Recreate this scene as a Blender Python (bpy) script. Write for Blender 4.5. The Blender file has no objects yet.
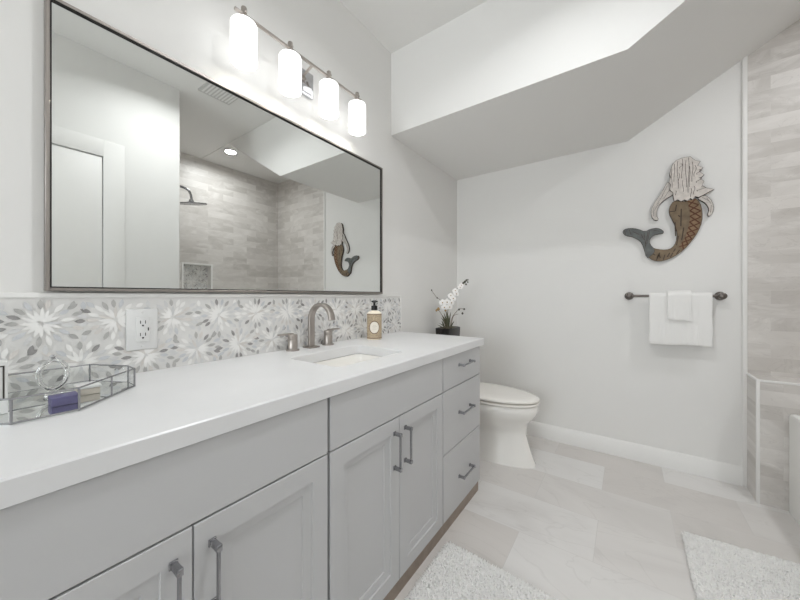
import bpy, bmesh, math, random
from mathutils import Vector, Matrix
random.seed(7)
S = bpy.context.scene
COL = S.collection
PI = math.pi

# ------------------------------------------------------------------ camera
cam_d = bpy.data.cameras.new('camera')
cam = bpy.data.objects.new('camera', cam_d)
COL.objects.link(cam)
cam.location = (1.275, 0.0, 1.117)
cam.rotation_euler = (PI / 2, 0, math.radians(35.4))
cam_d.sensor_width = 36
cam_d.lens = 318.7 / 800 * 36
cam_d.shift_y = -4 / 800
cam_d.clip_start = 0.02
S.camera = cam

# ------------------------------------------------------------------ world, window fill, exposure
w = bpy.data.worlds.new('daylight')
S.world = w
w.use_nodes = True
w.node_tree.nodes['Background'].inputs[0].default_value = (0.86, 0.93, 1.0, 1)
w.node_tree.nodes['Background'].inputs[1].default_value = 1.7


def area(name, loc, rot, sx, sy, power, color=(1, 1, 1)):
    d = bpy.data.lights.new(name, 'AREA')
    d.shape = 'RECTANGLE'
    d.size, d.size_y, d.energy, d.color = sx, sy, power, color
    o = bpy.data.objects.new(name, d)
    COL.objects.link(o)
    o.location, o.rotation_euler = loc, rot
    return o


# fill light added outside an invented, unseen window behind the camera
area('window_fill', (0.85, -3.48, 1.45), (PI / 2, 0, 0), 1.45, 1.45, 56, (0.94, 0.97, 1.0))
CAN_POWER = 11
SHADE_GLOW = 1.1
BULB_GLOW = 55
S.cycles.diffuse_bounces = 12
S.cycles.max_bounces = 16
S.view_settings.view_transform = 'Standard'
S.view_settings.look = 'None'
S.view_settings.gamma = 1
S.view_settings.use_curve_mapping = False
S.view_settings.exposure = 0.14


# ------------------------------------------------------------------ materials
def lin(c):
    return tuple(((v / 255) / 12.92 if v / 255 <= 0.04045 else ((v / 255 + 0.055) / 1.055) ** 2.4) for v in c) + (1,)


def mat(name, rgb, rough=0.5, metal=0.0, noise=0.0, nscale=8, bump=0.0, bscale=200, spec=0.5, **kw):
    m = bpy.data.materials.new(name)
    m.use_nodes = True
    nt = m.node_tree
    b = nt.nodes['Principled BSDF']
    c = lin(rgb)
    b.inputs['Base Color'].default_value = c
    b.inputs['Roughness'].default_value = rough
    b.inputs['Metallic'].default_value = metal
    b.inputs['Specular IOR Level'].default_value = spec
    for k, v in kw.items():
        b.inputs[k.replace('_', ' ')].default_value = v
    tc = nt.nodes.new('ShaderNodeTexCoord')
    if noise:
        n = nt.nodes.new('ShaderNodeTexNoise')
        n.inputs['Scale'].default_value = nscale
        n.inputs['Detail'].default_value = 5
        nt.links.new(tc.outputs['Object'], n.inputs['Vector'])
        r = nt.nodes.new('ShaderNodeValToRGB')
        r.color_ramp.elements[0].position = 0.3
        r.color_ramp.elements[1].position = 0.7
        r.color_ramp.elements[0].color = tuple(v * (1 - noise) for v in c[:3]) + (1,)
        r.color_ramp.elements[1].color = tuple(min(1, v * (1 + noise)) for v in c[:3]) + (1,)
        nt.links.new(n.outputs['Fac'], r.inputs['Fac'])
        nt.links.new(r.outputs['Color'], b.inputs['Base Color'])
    if bump:
        n2 = nt.nodes.new('ShaderNodeTexNoise')
        n2.inputs['Scale'].default_value = bscale
        nt.links.new(tc.outputs['Object'], n2.inputs['Vector'])
        bp = nt.nodes.new('ShaderNodeBump')
        bp.inputs['Strength'].default_value = bump
        bp.inputs['Distance'].default_value = 0.002
        nt.links.new(n2.outputs['Fac'], bp.inputs['Height'])
        nt.links.new(bp.outputs['Normal'], b.inputs['Normal'])
    return m


def tile_mat(name, c1, c2, vein, grout, bw, rh, axes, shift=(0, 0), offset=0.5, mortar=0.002, rough=0.3, veinamt=0.5, vscale=2.2, streak=0.25, finevein=0.12, white=0.0):
    """stone tiles: brick layout, a tone per tile, clouds and veins; axes = which object axes run along / across the rows"""
    m = bpy.data.materials.new(name)
    m.use_nodes = True
    nt = m.node_tree
    N, L = nt.nodes, nt.links
    b = N['Principled BSDF']
    b.inputs['Roughness'].default_value = rough
    tc = N.new('ShaderNodeTexCoord')
    sp = N.new('ShaderNodeSeparateXYZ')
    L.new(tc.outputs['Object'], sp.inputs[0])
    cb = N.new('ShaderNodeCombineXYZ')
    for k in range(2):
        a = N.new('ShaderNodeMath')
        a.operation = 'ADD'
        L.new(sp.outputs[axes[k]], a.inputs[0])
        a.inputs[1].default_value = shift[k]
        L.new(a.outputs[0], cb.inputs[k])
    br = N.new('ShaderNodeTexBrick')
    br.offset = offset
    br.inputs['Scale'].default_value = 1
    br.inputs['Brick Width'].default_value = bw
    br.inputs['Row Height'].default_value = rh
    br.inputs['Mortar Size'].default_value = mortar
    br.inputs['Mortar Smooth'].default_value = 0.3
    br.inputs['Color1'].default_value = lin(c1)
    br.inputs['Color2'].default_value = lin(c2)
    br.inputs['Mortar'].default_value = lin(grout)
    L.new(cb.outputs[0], br.inputs['Vector'])
    # clouds, stretched along the row, shifted per tile by the tile's own tone
    mp = N.new('ShaderNodeVectorMath')
    mp.operation = 'MULTIPLY'
    mp.inputs[1].default_value = (streak, 1, 1)
    L.new(cb.outputs[0], mp.inputs[0])
    ad = N.new('ShaderNodeVectorMath')
    ad.operation = 'ADD'
    sc = N.new('ShaderNodeVectorMath')
    sc.operation = 'SCALE'
    sc.inputs['Scale'].default_value = 60
    L.new(br.outputs['Color'], sc.inputs[0])
    L.new(mp.outputs[0], ad.inputs[0])
    L.new(sc.outputs[0], ad.inputs[1])
    ns = N.new('ShaderNodeTexNoise')
    ns.inputs['Scale'].default_value = vscale
    ns.inputs['Detail'].default_value = 8
    ns.inputs['Roughness'].default_value = 0.6
    ns.inputs['Distortion'].default_value = 1.2
    L.new(ad.outputs[0], ns.inputs['Vector'])
    rp = N.new('ShaderNodeValToRGB')
    e = rp.color_ramp.elements
    e[0].position, e[1].position = 0.3, 0.72
    e[0].color, e[1].color = (0, 0, 0, 1), (1, 1, 1, 1)
    x = rp.color_ramp.elements.new(0.5)
    x.color = (0.25, 0.25, 0.25, 1)
    L.new(ns.outputs['Fac'], rp.inputs['Fac'])
    mu = N.new('ShaderNodeMath')
    mu.operation = 'MULTIPLY'
    mu.inputs[1].default_value = veinamt
    L.new(rp.outputs['Color'], mu.inputs[0])
    mx = N.new('ShaderNodeMix')
    mx.data_type = 'RGBA'
    L.new(mu.outputs[0], mx.inputs['Factor'])
    L.new(br.outputs['Color'], mx.inputs['A'])
    mx.inputs['B'].default_value = lin(vein)
    # fine dark veins
    n2 = N.new('ShaderNodeTexNoise')
    n2.inputs['Scale'].default_value = vscale * 1.3
    n2.inputs['Detail'].default_value = 4
    n2.inputs['Distortion'].default_value = 2.0
    L.new(ad.outputs[0], n2.inputs['Vector'])
    r2 = N.new('ShaderNodeValToRGB')
    q = r2.color_ramp.elements
    q[0].position, q[1].position = 0.488, 0.512
    q[0].color, q[1].color = (0, 0, 0, 1), (0, 0, 0, 1)
    k = q.new(0.5)
    k.color = (finevein, finevein, finevein, 1)
    L.new(n2.outputs['Fac'], r2.inputs['Fac'])
    m3 = N.new('ShaderNodeMix')
    m3.data_type = 'RGBA'
    L.new(r2.outputs['Color'], m3.inputs['Factor'])
    L.new(mx.outputs['Result'], m3.inputs['A'])
    m3.inputs['B'].default_value = lin((120, 112, 104))
    L.new(m3.outputs['Result'], b.inputs['Base Color'])
    bp = N.new('ShaderNodeBump')
    bp.inputs['Strength'].default_value = 0.25
    bp.inputs['Distance'].default_value = 0.001
    bp.invert = True
    L.new(br.outputs['Fac'], bp.inputs['Height'])
    L.new(bp.outputs['Normal'], b.inputs['Normal'])
    return m


def emis(name, rgb, strength, base=(235, 235, 232)):
    m = mat(name, base, 0.35)
    b = m.node_tree.nodes['Principled BSDF']
    b.inputs['Emission Color'].default_value = lin(rgb)
    b.inputs['Emission Strength'].default_value = strength
    return m


def glass_mat(name, tint=(1, 1, 1), gloss=0.10, rough=0.03):
    """thin clear glass: mostly see-through with a faint mirror coat"""
    m = bpy.data.materials.new(name)
    m.use_nodes = True
    N, L = m.node_tree.nodes, m.node_tree.links
    N.remove(N['Principled BSDF'])
    t = N.new('ShaderNodeBsdfTransparent')
    t.inputs[0].default_value = tint + (1,)
    g = N.new('ShaderNodeBsdfGlossy')
    g.inputs['Roughness'].default_value = rough
    fr = N.new('ShaderNodeLayerWeight')
    fr.inputs[0].default_value = 0.5
    pw = N.new('ShaderNodeMath')
    pw.operation = 'POWER'
    pw.inputs[1].default_value = 4
    L.new(fr.outputs['Facing'], pw.inputs[0])
    ma = N.new('ShaderNodeMath')
    ma.operation = 'MULTIPLY_ADD'
    ma.inputs[1].default_value = 0.35
    ma.inputs[2].default_value = gloss * 0.3
    L.new(pw.outputs[0], ma.inputs[0])
    mx = N.new('ShaderNodeMixShader')
    L.new(ma.outputs[0], mx.inputs[0])
    L.new(t.outputs[0], mx.inputs[1])
    L.new(g.outputs[0], mx.inputs[2])
    L.new(mx.outputs[0], N['Material Output'].inputs['Surface'])
    return m


M = dict(
    wall=mat('wall_paint', (226, 225, 223), 0.7, bump=0.05, bscale=350),
    ceil=mat('ceiling_paint', (228, 227, 225), 0.8, bump=0.05, bscale=300),
    trim=mat('trim_paint', (230, 229, 227), 0.45),
    cab=mat('cabinet_paint', (191, 191, 192), 0.42),
    carc=mat('cabinet_inside', (70, 70, 70), 0.7),
    toe=mat('toe_kick_stain', (150, 137, 126), 0.6, noise=0.12, nscale=30),
    quartz=mat('white_quartz', (219, 219, 220), 0.3, noise=0.03, nscale=5),
    porc=mat('white_porcelain', (238, 236, 232), 0.12, spec=0.6),
    seat=mat('toilet_seat_plastic', (236, 233, 228), 0.2),
    nickel=mat('brushed_nickel', (176, 169, 163), 0.36, 1.0),
    nickel_dark=mat('dark_nickel', (162, 162, 165), 0.26, 1.0),
    chrome=mat('polished_chrome', (205, 205, 208), 0.1, 1.0),
    pewter=mat('pewter_frame', (158, 152, 147), 0.45, 1.0),
    pewter_lip=mat('pewter_dark_lip', (40, 38, 37), 0.4, 0.6),
    bar=mat('towel_bar_bronze', (110, 104, 100), 0.35, 0.9),
    mirror=mat('mirror_silver', (232, 234, 232), 0.0, 1.0),
    shade=emis('frosted_glass_lit', (253, 254, 255), SHADE_GLOW),
    bulb=emis('bulb_lit', (255, 253, 249), BULB_GLOW),
    can=emis('downlight_lens_lit', (255, 250, 244), 4),
    white=mat('white_plastic', (220, 220, 219), 0.4),
    slot=mat('socket_slot', (40, 40, 40), 0.6),
    towel=mat('white_terry', (240, 239, 237), 0.95, bump=0.9, bscale=900, Sheen_Weight=0.3),
    rug=mat('white_shag', (246, 245, 243), 0.95, noise=0.03, nscale=60),
    black=mat('black_plastic', (18, 18, 19), 0.35),
    pot=mat('black_glazed_pot', (28, 24, 22), 0.25),
    soil=mat('dark_moss', (70, 64, 44), 0.9, noise=0.4, nscale=60),
    stem=mat('orchid_stem', (92, 96, 62), 0.5),
    leaf=mat('orchid_leaf', (86, 88, 66), 0.45, noise=0.2, nscale=40),
    twig=mat('dry_twig', (128, 116, 100), 0.7),
    petal=mat('orchid_petal', (246, 244, 242), 0.6),
    bud=mat('orchid_bud', (86, 84, 74), 0.6),
    lip=mat('orchid_lip', (160, 130, 84), 0.6),
    soapbody=mat('cream_soap_bottle', (240, 230, 212), 0.3),
    soaplabel=mat('tan_label', (178, 160, 134), 0.6, noise=0.25, nscale=160),
    soapmed=mat('cream_medallion', (232, 226, 214), 0.6),
    soapring=mat('brown_ring', (120, 98, 76), 0.6),
    soaptext=mat('grey_print', (176, 168, 156), 0.6),
    glass=glass_mat('clear_glass', (0.985, 0.99, 0.988)),
    pane=glass_mat('window_glass', (0.97, 0.98, 0.98)),
    solidglass=mat('cast_glass', (250, 250, 250), 0.02, Transmission_Weight=1.0, IOR=1.45),
    purple=mat('purple_card', (80, 75, 120), 0.5),
    beige=mat('beige_card', (196, 188, 176), 0.55),
    dark=mat('dark_line', (60, 54, 52), 0.6),
    tub=mat('tub_acrylic', (238, 238, 236), 0.15),
    grout=mat('mosaic_ground', (218, 217, 215), 0.35, noise=0.04, nscale=40),
    p_white=mat('mosaic_white', (240, 239, 237), 0.22),
    p_pale=mat('mosaic_pale_grey', (214, 214, 214), 0.22, noise=0.06, nscale=60),
    p_blue=mat('mosaic_blue_grey', (203, 205, 208), 0.22, noise=0.06, nscale=60),
    p_warm=mat('mosaic_warm', (216, 212, 208), 0.22, noise=0.05, nscale=60),
    p_mid=mat('mosaic_mid_grey', (178, 177, 175), 0.22, noise=0.10, nscale=60),
    p_dark=mat('mosaic_dark_grey', (150, 148, 147), 0.22, noise=0.12, nscale=60),
    m_hair=mat('whitewashed_wood', (208, 201, 195), 0.8, noise=0.12, nscale=50),
    m_arm=mat('whitewashed_wood_arm', (200, 194, 188), 0.8, noise=0.12, nscale=50),
    m_tail=mat('weathered_brown_wood', (122, 106, 86), 0.8, noise=0.22, nscale=30),
    m_band=mat('scale_band_wood', (136, 112, 86), 0.8, noise=0.2, nscale=40),
    m_fluke=mat('weathered_grey_wood', (104, 107, 106), 0.8, noise=0.25, nscale=30),
    m_edge=mat('dark_cut_edge', (74, 62, 54), 0.85),
    m_red=mat('rust_cord', (92, 58, 42), 0.8),
)
M['floor'] = tile_mat('marble_floor_tile', (208, 203, 199), (228, 227, 226), (192, 188, 185), (204, 201, 199),
                      0.60, 0.305, (0, 1), (0.04, -0.035), 0.5, 0.0012, 0.28, 0.6, 2.2, 0.45, 0.10)
M['tile_x'] = tile_mat('stone_wall_tile_back', (184, 179, 174), (212, 208, 204), (232, 229, 226), (200, 196, 192),
                       0.30, 0.0765, (0, 2), (0.03, 0.0), 0.42, 0.0006, 0.42, 0.8, 7.0, 0.5, 0.14)
M['tile_y'] = tile_mat('stone_wall_tile_side', (184, 179, 174), (212, 208, 204), (232, 229, 226), (200, 196, 192),
                       0.30, 0.0765, (1, 2), (0.03, 0.0), 0.42, 0.0006, 0.42, 0.8, 7.0, 0.5, 0.14)


# ------------------------------------------------------------------ mesh helpers
class MB:
    """collects shapes into one mesh; every shape carries a material slot"""

    def __init__(self):
        self.bm = bmesh.new()
        self.mats = []

    def slot(self, m):
        if m not in self.mats:
            self.mats.append(m)
        return self.mats.index(m)

    def add(self, verts, faces, m, smooth=False):
        i = self.slot(m)
        vs = [self.bm.verts.new(v) for v in verts]
        out = []
        for f in faces:
            try:
                fc = self.bm.faces.new([vs[k] for k in f])
            except ValueError:
                continue
            fc.material_index = i
            fc.smooth = smooth
            out.append(fc)
        return vs, out

    def box(self, x0, x1, y0, y1, z0, z1, m, bevel=0.0, seg=2):
        v = [(x, y, z) for x in (x0, x1) for y in (y0, y1) for z in (z0, z1)]
        f = [(0, 1, 3, 2), (4, 6, 7, 5), (0, 4, 5, 1), (2, 3, 7, 6), (0, 2, 6, 4), (1, 5, 7, 3)]
        vs, fs = self.add(v, f, m)
        if bevel:
            es = list({e for fc in fs for e in fc.edges})
            r = bmesh.ops.bevel(self.bm, geom=es, offset=bevel, segments=seg, profile=0.5, affect='EDGES')
            for fc in r['faces']:
                fc.material_index = self.slot(m)
        return self

    def lathe(self, prof, m, c=(0, 0, 0), axis='z', n=32, smooth=True, capb=True, capt=True):
        ax = {'x': (Vector((0, 1, 0)), Vector((0, 0, 1)), Vector((1, 0, 0))),
              'y': (Vector((0, 0, 1)), Vector((1, 0, 0)), Vector((0, 1, 0))),
              'z': (Vector((1, 0, 0)), Vector((0, 1, 0)), Vector((0, 0, 1)))}[axis] if isinstance(axis, str) else axis
        c = Vector(c)
        V, F = [], []
        for r, h in prof:
            for k in range(n):
                a = 2 * PI * k / n
                V.append(c + ax[0] * (r * math.cos(a)) + ax[1] * (r * math.sin(a)) + ax[2] * h)
        for i in range(len(prof) - 1):
            for k in range(n):
                k2 = (k + 1) % n
                F.append((i * n + k, i * n + k2, (i + 1) * n + k2, (i + 1) * n + k))
        if capb:
            F.append(tuple(range(n))[::-1])
        if capt:
            F.append(tuple((len(prof) - 1) * n + k for k in range(n)))
        vs, fs = self.add(V, F, m, smooth)
        for fc in fs:
            if len(fc.verts) > 4:
                fc.smooth = False
        return self

    def cyl(self, p, q, r, m, n=16, r2=None):
        p, q = Vector(p), Vector(q)
        d = (q - p)
        L = d.length
        d.normalize()
        u = d.orthogonal().normalized()
        return self.lathe([(r, 0), (r if r2 is None else r2, L)], m, p, (u, d.cross(u), d), n)

    def tube(self, pts, r, m, n=10, caps=True):
        """round tube along points; r a number or a list"""
        pts = [Vector(p) for p in pts]
        rs = r if isinstance(r, (list, tuple)) else [r] * len(pts)
        V, F = [], []
        u = None
        for i, p in enumerate(pts):
            t = (pts[min(i + 1, len(pts) - 1)] - pts[max(i - 1, 0)]).normalized()
            if u is None:
                u = t.orthogonal().normalized()
            else:
                u = (u - t * u.dot(t)).normalized()
            v = t.cross(u)
            for k in range(n):
                a = 2 * PI * k / n
                V.append(p + (u * math.cos(a) + v * math.sin(a)) * rs[i])
        for i in range(len(pts) - 1):
            for k in range(n):
                k2 = (k + 1) % n
                F.append((i * n + k, i * n + k2, (i + 1) * n + k2, (i + 1) * n + k))
        if caps:
            F.append(tuple(range(n))[::-1])
            F.append(tuple((len(pts) - 1) * n + k for k in range(n)))
        self.add(V, F, m, True)
        return self

    def loft(self, rings, m, smooth=True, capb=True, capt=True):
        n = len(rings[0])
        V = [p for r in rings for p in r]
        F = []
        for i in range(len(rings) - 1):
            for k in range(n):
                k2 = (k + 1) % n
                F.append((i * n + k, i * n + k2, (i + 1) * n + k2, (i + 1) * n + k))
        if capb:
            F.append(tuple(range(n))[::-1])
        if capt:
            F.append(tuple((len(rings) - 1) * n + k for k in range(n)))
        vs, fs = self.add(V, F, m, smooth)
        for fc in fs:
            if len(fc.verts) > 4:
                fc.smooth = False
        return self

    def prism(self, poly, axis, a0, a1, m, side=None):
        """polygon (pairs) extruded along an axis from a0 to a1"""
        def P(p, a):
            return {'x': (a, p[0], p[1]), 'y': (p[0], a, p[1]), 'z': (p[0], p[1], a)}[axis]
        n = len(poly)
        V = [P(p, a0) for p in poly] + [P(p, a1) for p in poly]
        self.add(V, [tuple(range(n)), tuple(range(2 * n - 1, n - 1, -1))], m)
        V2 = V
        F = [(k, (k + 1) % n, n + (k + 1) % n, n + k) for k in range(n)]
        self.add(V2, F, side or m)
        return self

    def build(self, name, parent=None, weld=True):
        if weld:
            bmesh.ops.remove_doubles(self.bm, verts=self.bm.verts, dist=1e-5)
        bmesh.ops.recalc_face_normals(self.bm, faces=self.bm.faces)
        me = bpy.data.meshes.new(name)
        self.bm.to_mesh(me)
        self.bm.free()
        me.set_sharp_from_angle(angle=math.radians(38))
        for m in self.mats:
            me.materials.append(m)
        o = bpy.data.objects.new(name, me)
        COL.objects.link(o)
        if parent is not None:
            o.parent = parent
            if parent.type == 'EMPTY':
                o.matrix_parent_inverse = Matrix.Translation(-wloc(parent))
        return o


def wloc(o):
    v = Vector((0, 0, 0))
    return Vector(o.get('_base', (0, 0, 0))) if '_base' in o else v


def B(name, parent=None, **kw):
    return MB()


def thing(name, label, cat, loc=(0, 0, 0), group=None):
    """Empty at the thing's base; parts are modelled in world space and parented with the offset undone"""
    o = bpy.data.objects.new(name, None)
    o.empty_display_size = 0.05
    COL.objects.link(o)
    o.location = loc
    o['_base'] = tuple(loc)
    tag(o, label, cat, group)
    return o


def tag(o, label=None, cat=None, group=None, kind=None):
    if label: o['label'] = label
    if cat: o['category'] = cat
    if group: o['group'] = group
    if kind: o['kind'] = kind
    return o


def struct(name, mb, label=None):
    o = mb.build(name)
    o['kind'] = 'structure'
    if label: o['label'] = label
    return o


def copy_thing(root, delta, label, group=None):
    """copies a thing with its parts and sub-parts, moved by delta"""
    r = root.copy()
    COL.objects.link(r)
    r.location = Vector(root.location) + Vector(delta)
    r['label'] = label
    if group: r['group'] = group

    def rec(src, dst):
        for ch in list(src.children):
            c = ch.copy()
            COL.objects.link(c)
            c.parent = dst
            rec(ch, c)
    rec(root, r)
    return r


def rrect(x0, x1, y0, y1, r, n=6):
    out = []
    for cx, cy, a0 in ((x1 - r, y1 - r, 0), (x0 + r, y1 - r, PI / 2), (x0 + r, y0 + r, PI), (x1 - r, y0 + r, 1.5 * PI)):
        for k in range(n + 1):
            a = a0 + PI / 2 * k / n
            out.append((cx + r * math.cos(a), cy + r * math.sin(a)))
    return out


# ================================================================== SETTING
ZC, ZL, ZS = 2.728, 2.184, 2.722          # high ceiling, alcove ceiling, shower ceiling
YB, YD, XT, XR = 2.70, 1.693, 1.835, 2.83  # back wall, drop face, tile edge, shower far wall
XW = 1.62                                # right wall of the vanity area

struct('floor', MB().box(-0.1, XR + 0.1, -3.45, YB + 0.1, -0.08, 0, M['floor']))
struct('wall_left', MB().box(-0.1, 0, -3.4, YB + 0.1, 0, ZC + 0.06, M['wall']))
struct('wall_back', MB().box(0, XT, YB, YB + 0.1, 0, ZC + 0.06, M['wall']))
struct('wall_shower_back', MB().box(XT, XR + 0.1, YB, YB + 0.1, 0, ZC + 0.06, M['tile_x']))
# shower far wall, with the recess of the niche left open
NY0, NY1, NZ0, NZ1 = 1.49, 1.82, 1.06, 1.50
m = MB()
m.box(XR, XR + 0.1, 1.04, NY0, 0, ZC + 0.06, M['tile_y'])
m.box(XR, XR + 0.1, NY1, YB, 0, ZC + 0.06, M['tile_y'])
m.box(XR, XR + 0.1, NY0, NY1, 0, NZ0, M['tile_y'])
m.box(XR, XR + 0.1, NY0, NY1, NZ1, ZC + 0.06, M['tile_y'])
struct('wall_shower_right', m)
m = MB()
m.box(XW, XR + 0.1, 0.93, 1.032, 0, ZC + 0.06, M['wall'])
m.box(XW + 0.012, XR, 1.032, 1.04, 0, ZC, M['tile_x'])
struct('wall_shower_near', m)
# right wall of the vanity area with the door opening
DY0, DY1, DZ = -0.18, 0.588, 2.05
m = MB()
m.box(XW, XW + 0.1, -3.4, DY0, 0, ZC + 0.06, M['wall'])
m.box(XW, XW + 0.1, DY1, 0.93, 0, ZC + 0.06, M['wall'])
m.box(XW, XW + 0.1, DY0, DY1, DZ, ZC + 0.06, M['wall'])
struct('wall_right', m)
# wall behind the camera, with an unseen window added to let in fill light
WX0, WX1, WZ0, WZ1 = 0.15, 1.5, 0.75, 2.15
m = MB()
m.box(-0.1, WX0, -3.4, -3.3, 0, ZC + 0.06, M['wall'])
m.box(WX1, XW + 0.1, -3.4, -3.3, 0, ZC + 0.06, M['wall'])
m.box(WX0, WX1, -3.4, -3.3, 0, WZ0, M['wall'])
m.box(WX0, WX1, -3.4, -3.3, WZ1, ZC + 0.06, M['wall'])
struct('wall_front', m)
m = MB()
for a in ((WX0, WX0 + 0.04, WZ0, WZ1), (WX1 - 0.04, WX1, WZ0, WZ1), (WX0, WX1, WZ0, WZ0 + 0.04), (WX0, WX1, WZ1 - 0.04, WZ1),
          (WX0, WX1, 1.455, 1.495)):
    m.box(a[0], a[1], -3.38, -3.33, a[2], a[3], M['trim'], 0.004)
win = struct('fill_window_1', m, 'added white framed window letting in fill light, unseen behind the camera')
MB().box(WX0 + 0.04, WX1 - 0.04, -3.357, -3.353, WZ0 + 0.04, WZ1 - 0.04, M['pane']).build('pane', win)

m = MB()
m.box(-0.1, XR + 0.1, -3.4, YB + 0.1, ZC, ZC + 0.06, M['ceil'])
struct('ceiling', m)
# dropped ceiling: flat over the toilet, then rising in a slope to the shower ceiling
prof = [(0, ZL), (1.28, ZL), (2.19, ZS), (XR, ZS), (XR, ZC), (0, ZC)]
struct('ceiling_alcove', MB().prism(prof, 'y', YD, YB, M['ceil']))

# baseboards
def baseboard(name, p):
    return struct(name, p)
m = MB()
def bb_profile(m, axis, a0, a1, base, sgn):
    pr = [(0, 0), (0.014, 0), (0.014, 0.098), (0.009, 0.106), (0.006, 0.113), (0, 0.113)]
    if axis == 'x':
        m.prism([(base + sgn * p, z) for p, z in pr], 'x', a0, a1, M['trim'])
    else:
        m.prism([(base + sgn * p, z) for p, z in pr], 'y', a0, a1, M['trim'])
    return m
struct('baseboard_back', bb_profile(MB(), 'x', 0, XT - 0.004, YB, -1))
struct('baseboard_left', bb_profile(MB(), 'y', 1.80, YB - 0.014, 0, 1))
m = MB()
bb_profile(m, 'y', 0.70, 1.03, XW, -1)
bb_profile(m, 'y', -3.3, DY0 - 0.11, XW, -1)
struct('baseboard_right', m)
# white edge trim where paint meets tile
struct('trim_1', MB().box(XT - 0.006, XT + 0.016, YB - 0.012, YB, 0, 2.52, M['trim'], 0.003))
# door in the right wall, seen in the mirror
m = MB().box(XW + 0.004, XW + 0.04, DY0 + 0.004, DY1 - 0.006, 0.01, DZ - 0.006, M['trim'], 0.002)
d1 = struct('door_1', m, 'plain white flush door seen in the mirror')
MB().lathe([(0.025, 0), (0.025, 0.008), (0.011, 0.012), (0.011, 0.03), (0.027, 0.038), (0.03, 0.05), (0.024, 0.06), (0.008, 0.063)],
           M['nickel'], (XW + 0.004, -0.11, 0.95), (Vector((0, 1, 0)), Vector((0, 0, 1)), Vector((-1, 0, 0))), 24).build('knob', d1)
m = MB()
m.box(XW - 0.004, XW, DY1, DY1 + 0.11, 0, DZ + 0.11, M['wall'], 0.001)
m.box(XW - 0.004, XW, DY0 - 0.11, DY0, 0, DZ + 0.11, M['wall'], 0.001)
m.box(XW - 0.004, XW, DY0, DY1, DZ, DZ + 0.11, M['wall'], 0.001)
struct('trim_2', m)

# tiled half wall at the end of the tub with white edge strips
PX, PY, PZ = 1.849, 2.518, 0.664
m = MB()
m.box(PX, XR, PY, YB, 0, PZ, M['tile_x'])
hw = struct('wall_half', m, 'low tiled ledge wall at the end of the bathtub')
m = MB()
m.box(PX - 0.003, PX + 0.011, PY - 0.003, PY + 0.010, 0, PZ + 0.004, M['trim'], 0.002)
m.box(PX - 0.003, PX + 0.010, PY + 0.010, YB - 0.001, PZ - 0.008, PZ + 0.004, M['trim'], 0.002)
m.box(PX + 0.011, XR, PY - 0.003, PY + 0.009, PZ - 0.008, PZ + 0.004, M['trim'], 0.002)
struct('trim_3', m)

# mosaic pattern: petals of many small flowers, laid on a ground panel
PAL_IN = [M['p_white']] * 7 + [M['p_pale'], M['p_warm']]
PAL_OUT = [M['p_pale']] * 5 + [M['p_blue']] * 3 + [M['p_warm']] * 2 + [M['p_mid']] * 5 + [M['p_dark']] * 3 + [M['p_white']] * 3


def petals(mb, place, u0, u1, v0, v1, seed, du=0.15, dv=0.118, ou=0.138, ov=1.045):
    """place(u, v, h) -> world point; flowers on staggered rows"""
    rnd = random.Random(seed)
    cs = []
    for r in range(-6, 7):
        for k in range(-12, 24):
            u = ou + k * du + (du / 2 if r % 2 else 0)
            v = ov + r * dv / 1.0
            if u0 - 0.1 < u < u1 + 0.1 and v0 - 0.1 < v < v1 + 0.1:
                cs.append((u, v))
    for ci, (cu, cv) in enumerate(cs):
        for ring in range(4):
            n = (16, 17, 21, 26)[ring]
            ra, rb = ((0.002, 0.042), (0.034, 0.066), (0.058, 0.088), (0.080, 0.108))[ring]
            wd = (0.0043, 0.0056, 0.0060, 0.0060)[ring]
            lift = (0.0018, 0.0014, 0.0011, 0.0008)[ring]
            for k in range(n):
                a = 2 * PI * (k + (0.5 if ring % 2 else 0) + rnd.uniform(-0.16, 0.16)) / n
                ra2, rb2 = ra + rnd.uniform(0, 0.004), rb - rnd.uniform(0, 0.004)
                mid = (ra2 + rb2) / 2
                mu, mv = cu + mid * math.cos(a), cv + mid * math.sin(a)
                d0 = math.hypot(mu - cu, mv - cv)
                if any(math.hypot(mu - x, mv - y) < d0 - 1e-6 + (0.002 if ring >= 2 else 0) for j, (x, y) in enumerate(cs) if j != ci):
                    continue
                mt = rnd.choice(PAL_IN if ring == 0 or (ring == 1 and rnd.random() < 0.2) else PAL_OUT)
                hh = lift + rnd.uniform(0, 0.00025)
                shape = [(0, 0), (0.25, 0.75), (0.5, 1), (0.75, 0.75), (1, 0), (0.75, -0.75), (0.5, -1), (0.25, -0.75)]
                pts = []
                for s, t in shape:
                    r_ = ra2 + (rb2 - ra2) * s
                    q = t * wd
                    pts.append((cu + r_ * math.cos(a) - q * math.sin(a), cv + r_ * math.sin(a) + q * math.cos(a)))
                if any(not (u0 < p[0] < u1 and v0 < p[1] < v1) for p in pts):
                    pts = [(min(max(p[0], u0), u1), min(max(p[1], v0), v1)) for p in pts]
                    if not (u0 + 0.004 < mu < u1 - 0.004 and v0 + 0.004 < mv < v1 - 0.004):
                        continue
                mb.add([place(p[0], p[1], hh) for p in pts], [tuple(range(8))], mt)


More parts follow.
